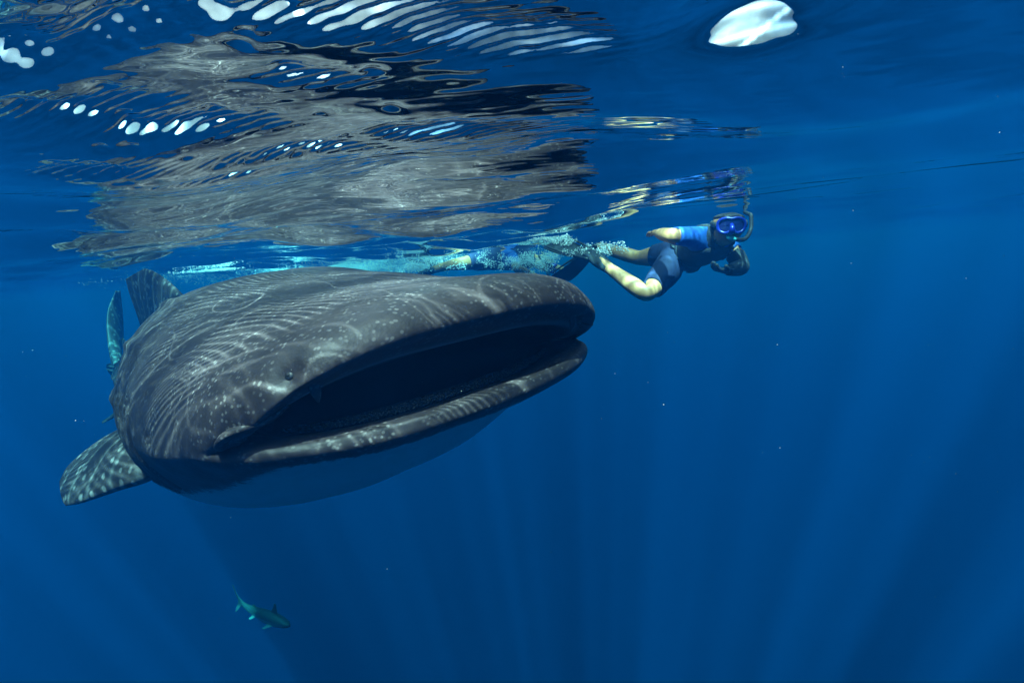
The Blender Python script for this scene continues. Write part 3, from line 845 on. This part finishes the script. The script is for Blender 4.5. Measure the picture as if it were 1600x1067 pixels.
# ------------------------------------------------------------------ slim fish below
def build_fish():
    nose, tail = Vector((-3.03, 6.80, -4.50)), Vector((-3.86, 7.31, -4.47))
    f = (nose - tail).normalized()
    l = Vector((0, 0, 1)).cross(f).normalized()
    # rolled so that part of the flank and the back both show
    roll = R(-12)
    u = f.cross(l)
    l2 = l * math.cos(roll) + u * math.sin(roll); u2 = f.cross(l2)
    L = (nose - tail).length
    root = empty('fish')
    root.matrix_world = Matrix(((f.x, l2.x, u2.x, nose.x), (f.y, l2.y, u2.y, nose.y), (f.z, l2.z, u2.z, nose.z), (0, 0, 0, 1)))
    tag(root, 'small slim grey-green fish swimming alone in the deep water below the whale shark', 'fish')
    keys = [(0.0, .004, .004, .0), (-.02, .035, .022, 0), (-.10, .065, .050, .0), (-.25, .085, .075, .0), (-.45, .08, .075, 0), (-.65, .055, .055, 0), (-.85, .030, .035, .0), (-.97, .014, .028, .02)]
    K = catmull(keys, 6)
    th = np.arange(24) / 24 * 2 * math.pi
    P = []
    for x, w, h, z in K:
        bend_z = 0.10 * max(0, -x - .55) ** 1.6
        P.append(np.stack([np.full(24, x), w * np.cos(th), z + bend_z + h * np.sin(th)], 1))
    P = np.array(P)
    V = P.reshape(-1, 3)
    F = [tuple(q) for q in grid_faces(len(P), 24)] + [tuple(range(24))[::-1], tuple((len(P) - 1) * 24 + j for j in range(24))]
    N = NT('fish_skin')
    tc = N.node('TexCoord').outputs['Object']; sp = N.node('SeparateXYZ'); N.link(tc, sp.inputs[0])
    nz = N.noise(tc, 22, 3).outputs[0]
    c = N.mix(N.ramp(N.math('ADD', sp.outputs[2], N.math('MULTIPLY', nz, .03)), -.03, .03), rgb(.22, .23, .23), rgb(.045, .052, .054))
    N.principled(c, .4, N.bump(nz, .2, .005), .4)
    body = mesh_obj('body', V, F, N.m, root)
    bm = bmesh.new(); bm.from_mesh(body.data); bmesh.ops.recalc_face_normals(bm, faces=bm.faces); bm.to_mesh(body.data); bm.free()
    foil('dorsal_fin', [((-.22, 0, .05), (-.38, 0, .05), .02), ((-.25, 0, .13), (-.33, 0, .125), .012), ((-.275, 0, .19), (-.31, 0, .19), .004)], N.m, root, n_per=5, m=14)
    foil('second_dorsal_fin', [((-.62, 0, .04), (-.72, 0, .04), .012), ((-.67, 0, .075), (-.73, 0, .075), .004)], N.m, root, n_per=5, m=14)
    foil('tail_fin', [((-1.16, 0, .22), (-1.18, 0, .22), .003), ((-1.06, 0, .12), (-1.11, 0, .13), .008), ((-.93, 0, .05), (-1.03, 0, .04), .014), ((-1.00, 0, -.05), (-1.06, 0, -.05), .008), ((-1.06, 0, -.11), (-1.075, 0, -.11), .003)], N.m, root, n_per=5, m=14)
    for sg in (-1, 1):
        foil('pectoral_fin', [((-.20, sg * .05, -.03), (-.30, sg * .05, -.03), .018), ((-.25, sg * .10, -.055), (-.33, sg * .09, -.055), .010), ((-.30, sg * .14, -.075), (-.34, sg * .135, -.075), .003)], N.m, root, n_per=5, m=14)
        foil('pelvic_fin', [((-.60, sg * .03, -.04), (-.68, sg * .03, -.04), .010), ((-.66, sg * .07, -.08), (-.70, sg * .07, -.08), .003)], N.m, root, n_per=5, m=14)
        e = tube('eye', [(-.075, sg * .052, .012), (-.075, sg * .060, .013)], [.010, .006], SWIM_MATS['black'], root, m=10)
    tube('mouth', [(-.055, -.050, -.022), (-.015, -.025, -.017), (-.006, 0, -.014), (-.015, .025, -.017), (-.055, .050, -.022)], [.003, .005, .005, .005, .003], SWIM_MATS['black'], root, m=8)
build_fish()

# ------------------------------------------------------------------ bubbles, foam, drifting specks
_bm = bmesh.new(); bmesh.ops.create_icosphere(_bm, subdivisions=1, radius=1.0)
ICO_V = np.array([v.co for v in _bm.verts]); ICO_F = np.array([[v.index for v in f.verts] for f in _bm.faces]); _bm.free()

OCT_V = np.array([(1, 0, 0), (-1, 0, 0), (0, 1, 0), (0, -1, 0), (0, 0, 1), (0, 0, -1)], float)
OCT_F = np.array([(0, 2, 4), (2, 1, 4), (1, 3, 4), (3, 0, 4), (2, 0, 5), (1, 2, 5), (3, 1, 5), (0, 3, 5)])

def balls(name, C, rad, mat, squash=None, tiny=False):
    n = len(C)
    ICO_V, ICO_F = (OCT_V, OCT_F) if tiny else (globals()['ICO_V'], globals()['ICO_F'])
    V = (C[:, None, :] + ICO_V[None] * rad[:, None, None] * (1 if squash is None else squash[:, None, :])).reshape(-1, 3)
    F = (ICO_F[None] + (np.arange(n) * len(ICO_V))[:, None, None]).reshape(-1, 3)
    return mesh_obj(name, V, F, mat)

N_ = NT('bubble_film')
_p = N_.node('BsdfPrincipled'); _p.inputs['Base Color'].default_value = rgb(.9, .92, .92); _p.inputs['Roughness'].default_value = .15; _p.inputs['Specular IOR Level'].default_value = .8
_t = N_.node('BsdfTransparent'); _m = N_.node('MixShader'); _lw = N_.node('LayerWeight'); _lw.inputs[0].default_value = .35
_r = N_.ramp(_lw.outputs['Facing'], 0.0, 0.8, 0.6, 1.0)
N_.link(_r, _m.inputs[0]); N_.link(_t.outputs[0], _m.inputs[1]); N_.link(_p.outputs[0], _m.inputs[2]); N_.link(_m.outputs[0], N_.out.inputs['Surface'])
BUBBLE = N_.m

def cloud(path, n, spread, rmin, rmax, seed, zmax=-0.015, clump=14):
    r = np.random.default_rng(seed)
    Pth = catmull(path, 20)
    seeds = Pth[r.integers(0, len(Pth), clump)] + r.normal(0, 1, (clump, 3)) * np.array(spread)
    c = seeds[r.integers(0, clump, n)] + r.normal(0, 1, (n, 3)) * np.array(spread) * 0.45
    c[:, 2] = np.minimum(c[:, 2], SEA + zmax - r.random(n) * 0.02)
    rad = rmin + (rmax - rmin) * r.random(n) ** 4
    return c, rad

BUBBLE_SETS = [
    ('pale bubbles streaming off the near snorkeller\'s raised fin', [(0.80, 4.33, -.22), (0.62, 4.40, -.24), (0.45, 4.62, -.13), (.28, 4.8, -.08)], 5000, (.05, .06, .022), .0007, .0065, 5, 60),
    ('white bubbles boiling round the far snorkeller\'s feet', [(-.60, 6.3, -.17), (-.85, 6.42, -.20), (-1.16, 6.55, -.26)], 7500, (.08, .09, .05), .0008, .007, 6, 60),
    ('bubbles trailing from the far snorkeller\'s arm', [(-.18, 6.15, -.20), (.16, 6.08, -.26), (.38, 6.2, -.27), (.60, 6.3, -.14)], 8500, (.07, .08, .05), .0008, .0065, 7, 50),
    ('teal cloud of fine bubbles drifting above the whale shark\'s back', [(-2.85, 7.6, -.12), (-2.1, 7.6, -.17), (-1.3, 7.5, -.18)], 36000, (.26, .28, .05), .0012, .0048, 8, 170),
    ('faint cyan veil of bubbles under the surface far behind the whale shark', [(-4.6, 8.4, -.10), (-3.2, 8.8, -.14), (-1.6, 9.0, -.15), (0.2, 8.6, -.12)], 14000, (.35, .5, .06), .0012, .0045, 18, 260),
    ('white foam patch on the surface above the whale shark\'s dorsal fin', [(-3.42, 6.45, -.03), (-3.25, 6.5, -.05), (-3.05, 6.5, -.02)], 1600, (.09, .10, .02), .001, .007, 9, 40)]
for lab, path, n, spread, r0, r1, sd, cl in BUBBLE_SETS:
    C, rad = cloud(path, n, spread, r0, r1, sd, clump=cl)
    tag(balls('bubbles', C, rad, BUBBLE, tiny=r1 < .005), lab, 'bubbles', kind='stuff')

r_ = np.random.default_rng(31)
n_ = 260
dist = 0.7 + 6.0 * r_.random(n_) ** 1.3
C = np.stack([(r_.random(n_) * 2 - 1) * dist * 0.95, dist, CAM_Z + (r_.random(n_) * 0.95 - 0.72) * dist], 1)
C = C[C[:, 2] < SEA - 0.05]
rad = (0.0003 + 0.0006 * r_.random(len(C)) ** 3) * (0.6 + 0.25 * C[:, 1])
tag(balls('drifting_specks', C, rad, mat_simple('plankton', (.7, .72, .68), (.8, .8, .76))), 'tiny pale plankton specks drifting in the blue water', 'plankton', kind='stuff')
